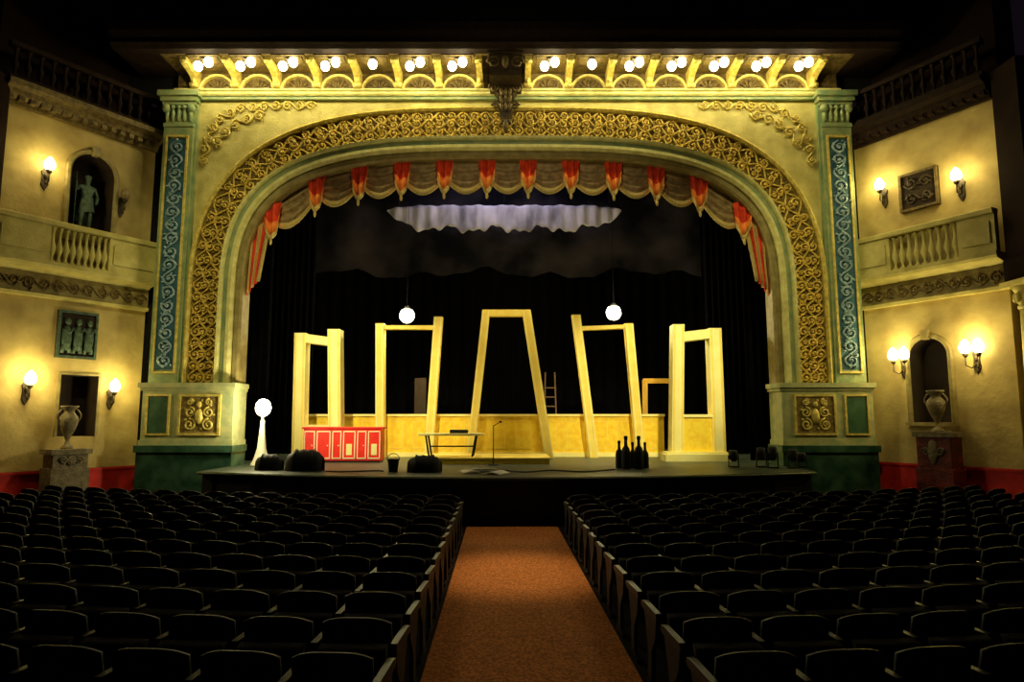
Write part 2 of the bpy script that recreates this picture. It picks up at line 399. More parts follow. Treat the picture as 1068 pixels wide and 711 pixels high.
for sgn in (-1,1):
    a,b=(-9.25,-8.47) if sgn<0 else (8.47,9.25)
    pil=MB().box(a,b,-.22,.5,3.05,9.95).build('pilaster','green',pr)
    MB().box(a+.13,b-.13,-.235,-.21,3.4,9.6).build('teal_panel','teal',pil)
    f=MB(); frame_rect(f,a+.09,b-.09,3.3,9.7,.05,-.27,-.2); f.build('panel_frame','goldlt',pil)
    q=MB(); scrolls(q,Path([((a+b)/2,3.45),((a+b)/2,9.55)]),0,.17,.34,.026,-.255,6); q.build('relief','tealgold',pil)
    cp=MB()
    for (e,z0,z1) in ((.02,9.95,10.05),(-.04,10.05,10.55),(.05,10.55,10.65),(.1,10.65,10.78),(.16,10.78,10.92)):
        cp.box(a-e,b+e,-.22-max(e,0),.5,z0,z1)
    for i in range(5):
        x=a+.08+i*.155; cp.blob((x,-.22,10.3),.065,.08,.22,6,4); cp.blob((x,-.27,10.48),.07,.06,.06,6,4)
    for x in (a+.06,b-.06): cp.blob((x,-.26,10.45),.12,.1,.12,8,5)
    cp.build('capital','green',pr)
    a,b=(-9.36,-6.95) if sgn<0 else (6.95,9.36)
    pe=MB()
    pe.box(a+.05,b-.03,-.32,.5,1.55,2.85)
    pe.box(a,b+.0,-.36,.5,2.85,2.93).box(a-.04,b+.03,-.42,.5,2.93,3.05)
    pe.box(a+.02,b,-.36,.5,1.47,1.6)
    ped=pe.build('pedestal','pedgreen',pr)
    MB().box(a,b,-.38,.5,0,1.3).box(a-.04,b+.04,-.44,.5,1.3,1.47).build('marble_plinth','marble',pr)
    if sgn<0: wide=(b-1.42,b-.34); nar=(a+.16,a+.78)
    else: wide=(a+.34,a+1.42); nar=(b-.78,b-.16)
    g=MB()
    frame_rect(g,wide[0],wide[1],1.72,2.76,.06,-.37,-.31); g.build('panel_frame','goldlt',ped)
    g=MB(); frame_rect(g,nar[0],nar[1],1.72,2.76,.05,-.37,-.31); g.build('panel_frame','goldlt',ped)
    MB().box(wide[0]+.05,wide[1]-.05,-.335,-.31,1.77,2.7).build('gold_ground','golddk',ped)
    MB().box(nar[0]+.05,nar[1]-.05,-.335,-.31,1.77,2.7).build('green_inset','greenpanel',ped)
    cxp=(wide[0]+wide[1])/2; r=MB()
    for s2 in (-1,1):
        for zz,rr in ((1.99,.16),(2.3,.14),(2.56,.09)):
            r.tube([(cxp+s2*(.24+rr*(1-.8*i/14)*math.cos(PI/2+3*PI*i/14)),-.35,zz+rr*(1-.8*i/14)*math.sin(PI/2+3*PI*i/14)) for i in range(15)],.028,5)
    r.blob((cxp,-.35,2.2),.11,.08,.2,8,5); r.blob((cxp,-.37,2.5),.07,.06,.08)
    for i in range(9):
        an=2*PI*i/9; r.blob((cxp+.36*math.cos(an),-.34,2.24+.36*math.sin(an)),.05,.03,.03,5,3,rot=an)
    r.build('relief','goldlt',ped)
# ================================================================== CORNICE
co=thing('cornice','long projecting cornice with gold brackets above the proscenium arch','cornice',(XC,YP,10.9))
MB().box(-9.0,9.0,-1.15,.1,.62,.72).build('soffit','oldgold',co)  # soffit colour darkened for the shade between bulbs and brackets
MB().prism([(-1.15,.60),(-1.42,.58),(-1.5,.64),(-1.56,.68),(-1.56,.8),(-1.66,.95),(-1.7,1.15),(-1.6,1.2),(-1.15,1.2)],'x',-10.05,10.05).box(-10.05,-9.0,-1.2,.1,.6,1.2).box(9.0,10.05,-1.2,.1,.6,1.2).box(-9.0,9.0,-1.2,.12,.72,1.2).build('fascia','brown',co)  # unlit front of the canopy is put into the dark colour
MB().box(-9.0,9.0,-.1,.1,.0,.62).build('backing_frieze','oldgold',co)  # frieze coloured darker to hold the shade of the coves
MB().prism([(.1,-.06),(-.2,-.06),(-.24,-.02),(-.24,.03),(-.3,.06),(-.3,.1),(.1,.1)],'x',-9.0,9.0).build('base_moulding','creamlt',co)
def bracket():
    b=MB(); prof=[(0,.05),(-.28,.08),(-.36,.16),(-.34,.26),(-.42,.36),(-.62,.42),(-.9,.46),(-1.0,.52),(-1.0,.62),(0,.62)]
    b.prism(prof,'x',-.08,.08)
    b.tube([(-.11,-.32,.17),(.11,-.32,.17)],.08,8); b.tube([(-.1,-.93,.53),(.1,-.93,.53)],.06,8)
    b.blob((0,-.36,.3),.07,.06,.12,6,4)
    return b
def cxk(k): return 1.1*k-(.2 if k<0 else 0)*1.0
bk=None
xs=[.55+1.1*k for k in range(8)]+[-.75-1.1*k for k in range(8)]
for x in xs:
    if bk is None: bk=bracket().build('bracket','goldlt',co); o=bk
    else: o=bk.copy(); COL.objects.link(o)
    o.location=(x,0,0)
ar=None
for k in range(-7,8):
    if k==0: continue
    if ar is None:
        q=MB(); pth=Path([(-.42*math.cos(PI*i/12),.12+.38*math.sin(PI*i/12)) for i in range(13)])
        sweep(q,pth,[(0,-.1),(0,-.2),(.05,-.22),(.07,-.1)],12)
        ar=q.build('cove_arch','goldlt',co); o=ar
    else: o=ar.copy(); COL.objects.link(o)
    o.location=(cxk(k),0,0)
sh_=None
for k in range(-7,8):
    if k==0: continue
    if sh_ is None:
        q=MB()
        for i in range(7):
            an=PI*(i+.5)/7; q.tube([(0,-.11,.14),(.3*math.cos(an),-.13,.14+.28*math.sin(an))],[.015,.04],5)
        sh_=q.build('shell_relief','oldgold',co); o=sh_
    else: o=sh_.copy(); COL.objects.link(o)
    o.location=(cxk(k),0,0)
cf=None
for k in range(-7,8):
    if k==0: continue
    if cf is None:
        q=MB(); q.box(-.42,.42,-1.12,-.62,.58,.625).box(-.34,.34,-1.06,-.68,.56,.585)
        cf=q.build('coffer','oldgold',co); o=cf  # coffer shade is in its darker colour
    else: o=cf.copy(); COL.objects.link(o)
    o.location=(cxk(k),0,0)
ca=thing('cartouche','dark brown carved crest at the centre of the cornice','ornament',(XC-.05,YP-.3,9.85))
q=MB()
sh=[(-.0,.1),(.14,.28),(.22,.6),(.2,.85),(.34,1.05),(.2,1.15),(0,1.2),(-.2,1.15),(-.34,1.05),(-.2,.85),(-.22,.6),(-.14,.28)]
q.prism(sh,'y',-.34,.1)
q.build('shield','crest',ca)
q=MB(); q.box(-.42,.42,-.95,.1,1.02,1.7); q.box(-.46,.46,-1.0,.1,1.58,1.68); q.build('crest_block','crest',ca)
for s2 in (-1,1):
    for cx_,cz_,R_ in ((.30,.98,.15),(.25,.5,.11),(.3,1.35,.17)):
        q=MB()
        yy=-.33 if cz_<1 else -.97
        q.tube([(s2*(cx_+R_*(1-.8*i/14)*math.cos(3*PI*i/14)),yy,cz_+R_*(1-.8*i/14)*math.sin(3*PI*i/14)) for i in range(15)],.036,6)
        q.build('scrollwork','oldgold',ca)
q=MB()
for zz,rr in ((.45,.12),(.65,.14),(.85,.12)):
    for s2 in (-.1,0,.1): q.blob((s2,-.36,zz),.06,.06,rr,6,4,rot=-s2*3)
q.build('leaf_carving','oldgold',ca)
MB().blob((0,-1.0,1.35),.1,.1,.17,8,6).build('boss','oldgold',ca)
q=MB(); q.blob((0,-.25,-.0),.08,.09,.2,8,5); q.blob((-.09,-.25,.1),.05,.06,.12,6,4,rot=-.5); q.blob((.09,-.25,.1),.05,.06,.12,6,4,rot=.5); q.build('leaf_drop','oldgold',ca)
ordn=['first','second','third','fourth','fifth','sixth','seventh','eighth','ninth','tenth','eleventh','twelfth','thirteenth','fourteenth']
slots=[k for k in range(-7,8) if k!=0]
proto={}
def lamp_pair(kind):
    t=thing('cornice_lamp','','lamp')
    MB().lathe([(.09,.0),(.09,-.03),(.05,-.06)],n=12).build('socket_plate','bronze',t)
    offs=(-.12,.12) if kind==2 else (0,)
    for dx in offs:
        MB().tube([(0,0,-.03),(dx,-.02,-.08+dx*.3)],.022,6).build('socket','bronze',t)
        MB().blob((dx*1.1,-.04,-.17+dx*.45),.115,.115,.13,12,8).build('bulb','bulbc',t)
    return t
for i,k in enumerate(slots):
    single = i in (4,8)
    kd=1 if single else 2
    loc=(XC+cxk(k),YP-.98,10.9+.555)
    lab=('single' if single else 'pair of')+' bare warm bulb'+('' if single else 's')+' under the cornice, '+ordn[i]+' lamp from the left'
    if kd not in proto:
        t=lamp_pair(kd); proto[kd]=t; t.location=loc; t['label']=lab; t['group']='lamps under the cornice'
    else: dup(proto[kd],loc,None,lab,'lamps under the cornice')
    light('POINT',(loc[0],loc[1]-.0,loc[2]-.42),25 if not single else 12,(1,.85,.36),.08)
# ================================================================== VALANCE
va=thing('valance_curtain','gold-brown and red scalloped valance curtain with gold fringe across the arch top','curtain',(XC,YP+.3,0))
jx=[.56+1.16*j for j in range(6)]
nodes=sorted([-x for x in jx]+jx)
def swag(x0,x1):
    z0,z1=zarch(x0)+.12,zarch(x1)+.12
    dx=x1-x0
    def fn(u,v):
        top=z0+(z1-z0)*u+.0
        dep=.42+.5*math.sin(PI*u)**.8
        fold=.06*math.sin(v*PI*7)*math.sin(PI*u)
        return (x0+dx*u,-.10*math.sin(PI*u)*(.4+v)+fold+.02,top-dep*v)
    s_=MB().grid(fn,12,18,(0,.02,0)).build('swag','swag',va)
    def ff(u,v):
        p=fn(u,1); return (p[0],p[1]-.02,p[2]+.04-.16*v)
    MB().grid(ff,12,1,(0,.02,0)).build('fringe','fringe',s_)
for a,b in zip(nodes,nodes[1:]): swag(a,b)
for x in nodes:
    z=zarch(x)+.1
    def fn(u,v):
        w=.25*(1-.2*v); zz=z-v*(.55+.38*math.cos((u-.5)*PI)**1)
        return (x+(u-.5)*2*w,-.2+.04*math.cos(u*PI*5),zz)
    j=MB().grid(fn,20,4,(0,.02,0)).build('jabot','redvelvet',va)
    MB().grid(lambda u,v:(lambda p:(p[0],p[1]-.015,p[2]))(fn(u,.62+.36*v)),20,2,(0,.01,0)).build('jabot_border','orangev',j)
    def ff(u,v):
        p=fn(u,1); return (p[0],p[1]-.02,p[2]+.03-.15*v)
    MB().grid(ff,20,1,(0,.02,0)).build('fringe','fringe',j)
    MB().blob((x,-.22,z-1.10),.04,.04,.09,6,5).build('tassel','fringe',j)
for sgn in (-1,1):
    def fn(u,v):
        xo=sgn*7.05; xi=sgn*(6.3+.42*v**.8)
        x=xi+(xo-xi)*u
        return (x,-.12+.06*math.sin(u*PI*8),zarch(6.45)+.4-v*(2.35-.0*u)-.45*v*u)
    d=MB().grid(fn,24,8,(0,.02,0)).build('side_drape','redvelvet',va)
    for u0 in (.28,.62):
        MB().grid(lambda u,v:(lambda p:(p[0],p[1]-.02,p[2]))(fn(u0+.13*u,.03+.97*v)),4,8,(0,.01,0)).build('cream_fold','fringe',d)
    def ff(u,v):
        p=fn(0,u); return (p[0]-sgn*(.1*v-.02),p[1]-.02,p[2])
    MB().grid(ff,14,1,(0,.02,0)).build('fringe','fringe',d)
# ================================================================== STAGE HOUSE
def drape(name,label,x0,x1,y,z0,z1,m,folds,amp=.08,rag=None):
    def fn(u,v): 
        zz=z0+(z1-z0)*v
        if rag and v<.5: zz+=rag(u)*(1-2*v)
        return (x0+(x1-x0)*u-(x0+x1)/2,amp*math.sin(u*PI*2*folds),zz-z0)
    o=MB().grid(fn,min(folds*8,240),6,(0,.03,0)).build(name,m)
    tag(o,label,'curtain',None,((x0+x1)/2,y,z0)); return o
drape('back_curtain','full-width black curtain hanging across the back of the stage',-8.4,8.2,27.5,SZ,15.98,'blackcloth',30)
for sgn,w in ((-1,'left'),(1,'right')):
    for yy,dd in ((19.6,'front'),(23.4,'rear')):
        drape('wing_curtain','black %s side curtain just inside the %s edge of the stage opening'%(dd,w),sgn*(7.75 if dd=='front' else 7.6)-.75+XC,sgn*(7.75 if dd=='front' else 7.6)+.75+XC,yy,SZ,15.98,'blackcloth',7)
a=at(300,285,25.5); b=at(735,185,25.5)
drape('cloud_backdrop','dark painted cloud backdrop hanging high behind the set',a.x,b.x,25.5,a.z,15.99,'cloud',6,.12,rag=lambda u:.12*math.sin(u*17)+.10*math.sin(u*41+1)+.06*math.sin(u*83))
a=at(403,246,24.6); b=at(648,214,24.6)
H=b.z-a.z
t=thing('cloud_border','narrow lit grey-lavender cloud cloth high above the centre of the set','curtain',((a.x+b.x)/2,24.6,a.z))
def fn(u,v):
    edge=.09*math.sin(u*31)+.07*math.sin(u*67+2)+.04*math.sin(u*131)
    env=(1-abs(2*u-1)**8)
    bot=H*(.22+.60*(1-env))+edge*env
    top=H*(1.0-.15*(1-env))+.02*math.sin(u*53)
    if bot>top-.05: bot=top-.05
    zz=bot+(top-bot)*v
    return ((u-.5)*(b.x-a.x),.035*math.sin(u*PI*40)+.015*math.sin(u*90),zz)
MB().grid(fn,240,8,(0,.02,0)).build('cloth','lav',t)
hw=(b.x-a.x)/2
MB().tube([(-hw,.12,H*.98),(hw,.12,H*.98)],.03,6).build('batten','black',t)
for sx in (-.9,0,.9): MB().tube([(hw*sx,.12,H*.98),(hw*sx,.12,15.99-a.z)],.008,5).build('hanging_line','black',t)
light('AREA',((a.x+b.x)/2,23.7,b.z+1.0),75,(.88,.82,1),5,target=((a.x+b.x)/2,24.6,a.z+.3),sy=.2)
# ================================================================== SET PIECES
def fpt(px,py,Y,loc):
    p=at(px,py,Y); return p.x-loc[0],p.z-loc[2]
def set_frame(label,Y,posts,bars,m,mtrim,depth=.3,extra=None,base=SZ,name='scenery_frame'):
    xs_=[at(p[0],460,Y).x for p in posts]; loc=((min(xs_)+max(xs_))/2,Y,base)
    t=thing(name,label,'stage scenery',loc,0,'leaning scenery frames')
    for (bx,by,tx,ty,w) in posts:
        x0,z0=fpt(bx,by,Y,loc); x1,z1=fpt(tx,ty,Y,loc); ww=w*Y/F
        if z0>0: k=z0/(z1-z0); x0-= (x1-x0)*k; 
        z0=0
        p=MB().beam(x0,z0,x1,z1,ww,0,depth).build('post',m,t)
        for q_ in (-.36,.36): MB().beam(x0+q_*ww,z0+.02,x1+q_*ww,z1-.03,ww*.14,-.025,.0).build('post_trim',mtrim,p)
    for (ax,ay,bx,by,w) in bars:
        x0,z0=fpt(ax,ay,Y,loc); x1,z1=fpt(bx,by,Y,loc)
        MB().beam(x0,z0,x1,z1,w*Y/F,.03,depth-.03).build('top_rail',m,t)
    if extra: extra(t,loc)
    return t
def ex1(t,loc):
    x0,z0=fpt(303,470,19.5,loc); x1,_=fpt(356,470,19.5,loc)
    MB().box(x0-.02,x1,-.06,.5,0,.14).build('base_plinth','yellowlt',t)
set_frame('pale yellow upright frame at the left end of the set',19.5,[(310,470,313,347,12),(349,470,348,343,13)],[(316,352,345,356,9),(318,446,343,446,6)],'yellowlt','yellowmid',.45,ex1)
set_frame('narrow yellow frame second from left, right post leaning',20.9,[(396,470,396,337,9),(447,470,457,330,9)],[(398,341,454,341,4)],'yellowmid','yellowlt')
set_frame('tall yellow trapezoid frame at the centre of the set',20.6,[(491,470,507,323,8),(572,470,549,323,9)],[(503,326,553,326,7)],'yellowmid','yellowlt')
set_frame('yellow frame second from right, both posts leaning left',20.9,[(619,470,601,328,9),(668,470,656,337,9)],[(604,342,656,340,4)],'yellowmid','yellowlt')
def ex5(t,loc):
    Y=19.2
    x0,z0=fpt(714,468,Y,loc); x1,z1=fpt(744,432,Y,loc)
    MB().box(x0,x1,.1,.3,0,z1).build('lower_panel','yellow',t)
    q=MB(); q.box(x0,x1,.04,.1,z1-.08,z1); q.build('panel_moulding','yellowlt',t)
    x0,_=fpt(693,470,Y,loc); x1,_=fpt(760,470,Y,loc)
    MB().box(x0,x1,-.15,.6,0,.2).box(x0+.05,x1-.05,-.1,.55,.2,.26).build('base_plinth','yellowlt',t)
set_frame('pale yellow upright frame on a plinth at the right end of the set',19.2,[(707,470,708,338,12),(751,470,746,342,13)],[(711,351,745,347,10)],'yellowlt','yellowmid',.45,ex5)
set_frame('thin ochre doorway frame standing beside the right pale frame',22.2,[(673,470,673,396,5),(700,470,701,396,5)],[(671,397,703,397,5)],'yellowdk','yellowdk',.12,None,SZ,'door_frame')
Yw=21.5; A=at(318,472,Yw); B=at(692,434,Yw)
w=thing('low_scenery_wall','long low yellow panelled wall running behind the leaning frames','stage scenery',((A.x+B.x)/2,Yw,SZ))
hw=(B.x-A.x)/2; hz=B.z-SZ
MB().box(-hw,hw,0,.15,0,hz).build('wall_panel','yellow',w)
MB().box(-hw-.03,hw+.03,-.06,.2,hz,hz+.07).build('cap_rail','yellowlt',w); MB().box(-hw,hw,-.04,0,0,.14).build('skirting','yellowlt',w)
n=14
for i in range(n+1):
    x=-hw+2*hw*i/n; MB().box(max(x-.04,-hw),min(x+.04,hw),-.025,0,.14,hz).build('stile','yellow',w)
for i in range(n):
    x=-hw+2*hw*(i+.5)/n; ww=2*hw/n/2-.16
    q=MB(); frame_rect(q,x-ww,x+ww,.26,hz-.14,.02,-.012,0); q.build('panel_moulding','yellowmid',w)
A=ong(432,485,SZ); B=ong(574,485,SZ)
t=thing('low_platform','low yellow step platform in front of the central frame','platform',((A.x+B.x)/2,17.9,SZ))
h=(B.x-A.x)/2
MB().box(-h,h,0,2.2,0,.13).build('riser','yellow',t); MB().box(-h-.03,h+.03,-.04,2.24,.13,.17).build('tread','yellowmid',t)
Yc=18.7; A=at(317,447,Yc); B=at(398,447,Yc)
t=thing('red_cabinet','low red cabinet with pale panels at the left of the set','cabinet',((A.x+B.x)/2,Yc,SZ))
h=(B.x-A.x)/2; hz=A.z-SZ
MB().box(-h,h,0,.5,.05,hz).build('body','red',t); MB().cbox(-h-.05,h+.05,-.05,.55,hz,hz+.05,.01).build('top','red',t)
cuts=[0,.16,.36,.5,.68,.82,1.0]
for i,(c0,c1) in enumerate(zip(cuts,cuts[1:])):
    x0=-h+2*h*c0+.025; x1=-h+2*h*c1-.025
    d=MB().box(x0,x1,-.02,0,.1,hz-.06).build('door','red',t)
    q=MB()
    for (a1,b1,c1_,d1) in ((x0,x1,.1,.13),(x0,x1,hz-.09,hz-.06),(x0,x0+.025,.12,hz-.08),(x1-.025,x1,.12,hz-.08)): q.box(a1,b1,-.035,-.02,c1_,d1)
    q.build('door_edging','pale',d)
    if i in (3,5): MB().box(x0+.09,x1-.09,-.03,-.02,.2,hz*.55).build('pale_panel','yellowlt',d)
    else: MB().blob((x1-.07,-.05,hz*.5),.02,.03,.02).build('knob','pale',d)
MB().box(-h+.03,h-.03,.03,.47,0,.05).build('kick_board','black',t)
Yt=18.3; A=at(436,452,Yt); B=at(504,452,Yt)
t=thing('table','yellow-topped table with dark trestle legs at centre stage','table',((A.x+B.x)/2,Yt,SZ+.17))
h=(B.x-A.x)/2; hz=A.z-SZ-.17
MB().cbox(-h,h,0,.7,hz-.06,hz,.01).build('tabletop','yellowlt',t)
for sx in (-1,1):
    for yy in (.06,.64):
        MB().beam(sx*(h-.3),0,sx*(h-.2),hz-.05,.05,yy-.02,yy+.02).build('leg','black',t)
MB().box(-h+.28,h-.28,.33,.37,.25,.29).build('stretcher','black',t)
tag(MB().cbox(-.25,.25,-.12,.12,0,.10,.02).build('black_case','black'),'small black case lying on the yellow-topped table','case',None,((A.x+B.x)/2+.2,Yt+.35,SZ+.17+hz))
p=ong(515,484,SZ)
t=thing('microphone_stand','thin black microphone stand standing beside the yellow table','stand',(p.x,17.5,SZ))
MB().lathe([(.15,0),(.15,.02),(.03,.04)],n=16).build('base','black',t)
MB().tube([(0,0,.03),(0,0,1.02)],.014,6).build('pole','black',t); MB().tube([(0,0,1.0),(.16,0,1.1)],.012,6).build('boom','black',t)
MB().blob((.18,0,1.11),.04,.04,.03).build('microphone','black',t)
t=thing('step_ladder','small brown ladder standing in the dark behind the low wall','ladder',(at(574,430,24).x,24,SZ))
hz=at(574,388,24).z-SZ
for sx in (-1,1): MB().beam(sx*.24,0,sx*.17,hz,.05,0,.08).build('side_rail','brownwood',t)
for i in range(7):
    MB().box(-.2,.2,.01,.07,.3+i*.33,.34+i*.33).build('rung','brownwood',t)
A=at(438,432,23.5); hz=at(438,394,23.5).z-SZ
t=thing('grey_flat','pale grey flat panel standing in the dark behind the left wall','stage scenery',(A.x,23.5,SZ))
MB().box(-.2,.2,0,.04,0,hz).build('panel','nichedark',t); MB().box(-.22,.22,.04,.08,.3,.38).build('batten','brown',t); MB().box(-.22,.22,.04,.08,hz-.2,hz-.12).build('batten','brown',t)
for px,py,lab in ((424.5,329,'bright round work light hanging over the left part of the set'),(640,326,'bright round work light hanging over the right part of the set')):
    p=at(px,py,22.3)
    t=thing('work_light',lab,'lamp',(p.x,22.3,p.z),0,'work lights hanging over the set')
    MB().tube([(0,0,.2),(0,0,15.99-p.z)],.006,5).build('cable','blackcloth',t)
    MB().lathe([(.06,.34),(.09,.28),(.16,.2)],n=14).build('cap','black',t)
    MB().blob((0,0,.0),.25,.25,.25,16,12).build('globe','bulbc',t)
    light('POINT',(p.x,21.85,p.z-.05),420,(1,.85,.4),.15)
Yg=17.1; p=at(272,485,Yg)
t=thing('ghost_light','bare bulb on a white flared stand at stage left edge','lamp',(p.x,Yg,SZ))
MB().lathe([(.27,0),(.25,.05),(.18,.2),(.11,.45),(.075,.8),(.055,1.05),(.05,1.15)],n=20).build('flared_stand','white',t)
zb=at(275,425,Yg).z-SZ
MB().lathe([(.03,1.12),(.03,zb-.25),(.05,zb-.22),(.05,zb-.15)],n=10).build('pole','white',t)
MB().blob((0,0,zb),.19,.19,.22,16,12).build('bulb','bulbc',t)
light('POINT',(p.x,Yg-.4,SZ+zb),130,(1,.88,.5),.12)
p=ong(291,487,SZ)
q=MB(); q.cbox(-.22,.22,-.15,.15,0,.16,.05); q.blob((.05,0,.17),.16,.13,.09)
tag(q.build('white_bundle','paper'),'small white cloth bundle on the stage beside the bare-bulb stand','cloth bundle',None,(p.x,16.4,SZ))
def bundle(px,Y,hw_,h_,dp,lab):
    p=at(px,490,Y)
    t=thing('black_bundle',lab,'covered equipment',(p.x,Y,SZ),0,'black covered equipment on the apron')
    MB().grid(lambda u,v:((v-.5)*2*hw_,dp*math.cos(PI*u)*(1-.5*abs(2*v-1)**4),h_*max(0,math.sin(PI*u))**.8*(1-.35*abs(2*v-1)**3)+.012*math.sin(v*31)*math.sin(PI*u)),16,16).build('cover','black',t)
    for vx in (-.5,.5):
        MB().tube([(vx*hw_,(dp+.005)*math.cos(PI*i/12),(h_+.01)*max(0,math.sin(PI*i/12))**.8) for i in range(13)],.012,5).build('strap','iron',t)
bundle(281,15.9,.31,.36,.2,'small black rounded bundle leftmost on the apron near the bare bulb')
bundle(318,15.7,.42,.48,.26,'large black rounded bundle on the apron before the red cabinet')
bundle(443,15.3,.38,.37,.24,'black rounded bundle on the apron in front of the table')
p=at(411,491,15.3)
t=thing('bucket','dark bucket with wire handle on the apron left of the table','bucket',(p.x-.02,15.3,SZ))
MB().lathe([(.10,0),(.13,.26),(.145,.27),(.145,.285),(.12,.285),(.1,.03)],n=18).build('pail','iron',t)
MB().tube([(.14*math.cos(PI*i/10),0,.27+.14*math.sin(PI*i/10)) for i in range(11)],.008,5).build('handle','iron',t)
def bottle(px,Y,h,lab,grp='tall black bottle-shaped props on the right of the stage'):
    x=at(px,480,Y).x; t=thing('bottle_prop',lab,'bottle',(x,Y,SZ),0,grp)
    r=h*.14
    MB().lathe([(r*.9,0),(r,.02),(r,h*.5),(r*.85,h*.6),(r*.4,h*.7),(r*.33,h*.9)],n=14).build('bottle_body','black',t)
    MB().lathe([(r*.42,h*.88),(r*.42,h*.98),(r*.3,h)],n=10).build('stopper','seatback',t)
bl=[(646,16.5,.66,'black bottle-shaped prop at the left end of the tall cluster'),(653,16.25,.78,'tall black bottle-shaped prop second from left in the cluster'),
 (660,16.6,.62,'shorter black bottle-shaped prop in the middle of the cluster'),(666.5,16.25,.78,'tall black bottle-shaped prop second from right in the cluster'),
 (673,16.55,.62,'black bottle-shaped prop at the right end of the tall cluster')]
for b_ in bl: bottle(*b_)
def footlight(px,Y,h,lab):
    x=at(px,480,Y).x; t=thing('floor_light',lab,'stage light',(x,Y,SZ),0,'small unlit floor lights right of the set')
    MB().box(-.12,.12,-.1,.1,0,.03).build('foot_plate','iron',t)
    for sx in (-1,1): MB().box(sx*.12-.01,sx*.12+.01,-.02,.02,.03,h*.7).build('yoke_arm','iron',t)
    MB().lathe([(.05,h*.35),(.1,h*.45),(.11,h*.9),(.09,h)],n=12).build('lamp_housing','black',t)
for i,(px,Y,h) in enumerate([(765,16.8,.42),(794,16.8,.48),(806,16.5,.52),(827,16.4,.46),(836,16.8,.36)]):
    footlight(px,Y,h,'small black floor light, '+ordn[i]+' from the left beside the right pedestal')
def curve_cable(pts,lab,r=.015):
    x0,y0=pts[0]; q=MB(); 
    P=[Vector((x-x0,y-y0,r)) for x,y in pts]; out=[]
    for i in range(len(P)-1):
        for k in range(6):
            u=k/6; a0=P[max(i-1,0)];a1=P[i];a2=P[i+1];a3=P[min(i+2,len(P)-1)]
            out.append(.5*((2*a1)+(a2-a0)*u+(2*a0-5*a1+4*a2-a3)*u*u+(3*a1-a0-3*a2+a3)*u**3))
    out.append(P[-1]); q.tube(out,r,5); o=q.build('cable','black'); tag(o,lab,'cable',None,(x0,y0,SZ)); return o
curve_cable([(-.7,15.0),(-.2,15.5),(.3,15.1),(.9,15.6),(1.6,15.2),(2.4,15.9)],'loose black cable lying across the centre of the apron')
curve_cable([(-4.2,15.35),(-3.8,15.2),(-3.1,15.5),(-2.9,15.35)],'loose black cable running from the large bundle towards the bucket')
for px,Y,r,lab in ((490,15.0,.3,'white paper sheet lying flat left on the centre apron'),(517,14.7,-.4,'white paper sheet lying tilted right on the centre apron')):
    x=at(px,490,Y).x
    o=MB().grid(lambda u,v:((u-.5)*.42,(v-.5)*.6,.012+.05*math.sin(u*PI)),6,4,(0,0,.003)).build('paper_sheet','paper'); tag(o,lab,'paper','papers on the apron',(x,Y,SZ)); o.rotation_euler=(0,0,r)
p=at(502,482,15.6)
t=thing('folded_stand','folded metal stand lying on the centre apron','stand',(p.x,15.6,SZ))
MB().tube([(-.35,0,.03),(.35,.1,.03)],.02,6).build('pole','chrome',t)
MB().tube([(-.3,-.05,.03),(.1,-.2,.03)],.012,5).build('leg','chrome',t); MB().tube([(-.3,.02,.03),(.1,.2,.03)],.012,5).build('leg','chrome',t)
# ================================================================== SIDE WALL DECORATION
def baluster_mesh(h):
    return MB().lathe([(.07,0),(.07,.04),(.035,.07),(.03,.14),(.08,.3*h+.06),(.075,.42*h),(.035,.62*h),(.03,.8*h),(.05,h-.06),(.07,h-.04),(.07,h)],n=10)
def balcony(side,lab,px0,px1):
    a,b=RNG[side]
    t=wthing(side,'balcony',lab,'balcony',(a+b)/2,0,5.1)
    hl=(b-a)/2
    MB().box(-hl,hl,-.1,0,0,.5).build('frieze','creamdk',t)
    q=MB(); scrolls(q,Path([(-hl+.05,.24),(hl-.05,.24)]),0,.13,.3,.022,-.12); q.build('frieze_relief','oldgold',t)
    MB().prism([(0,.5),(-.12,.5),(-.2,.56),(-.42,.6),(-.46,.66),(-.46,.76),(0,.76)],'x',-hl,hl).build('ledge','cream',t)
    MB().prism([(0,-.08),(-.14,-.08),(-.16,0),(0,0)],'x',-hl,hl).build('lower_moulding','cream',t)
    x0,_=wl(side,px0,260,-.4); x1,_=wl(side,px1,260,-.4); x0-=(a+b)/2; x1-=(a+b)/2
    MB().cbox(-hl,hl,-.47,-.2,1.62,1.76,.02).build('handrail','cream',t)
    for (u0,u1) in ((-hl,x0),(x1,hl)):
        q=MB().box(u0,u1,-.42,-.25,.76,1.62)
        if u1-u0>.3: q.box(u0+.1,u1-.1,-.45,-.42,.95,1.45)
        q.build('parapet_panel','cream',t)
    nb=9; bm_=None
    for i in range(nb):
        x=x0+(x1-x0)*(i+.5)/nb
        if bm_ is None: bm_=baluster_mesh(.86).build('baluster','cream',t); o=bm_
        else: o=bm_.copy(); COL.objects.link(o)
        o.location=(x,-.335,.76)
    MB().box(x0,x1,-.03,0,.76,1.7).build('back_panel','creamdk',t)
balcony('L','cream balustraded balcony across the left side wall below the statue',52,114)
balcony('R','cream balustraded balcony across the right side wall below the square plaque',928,1000)
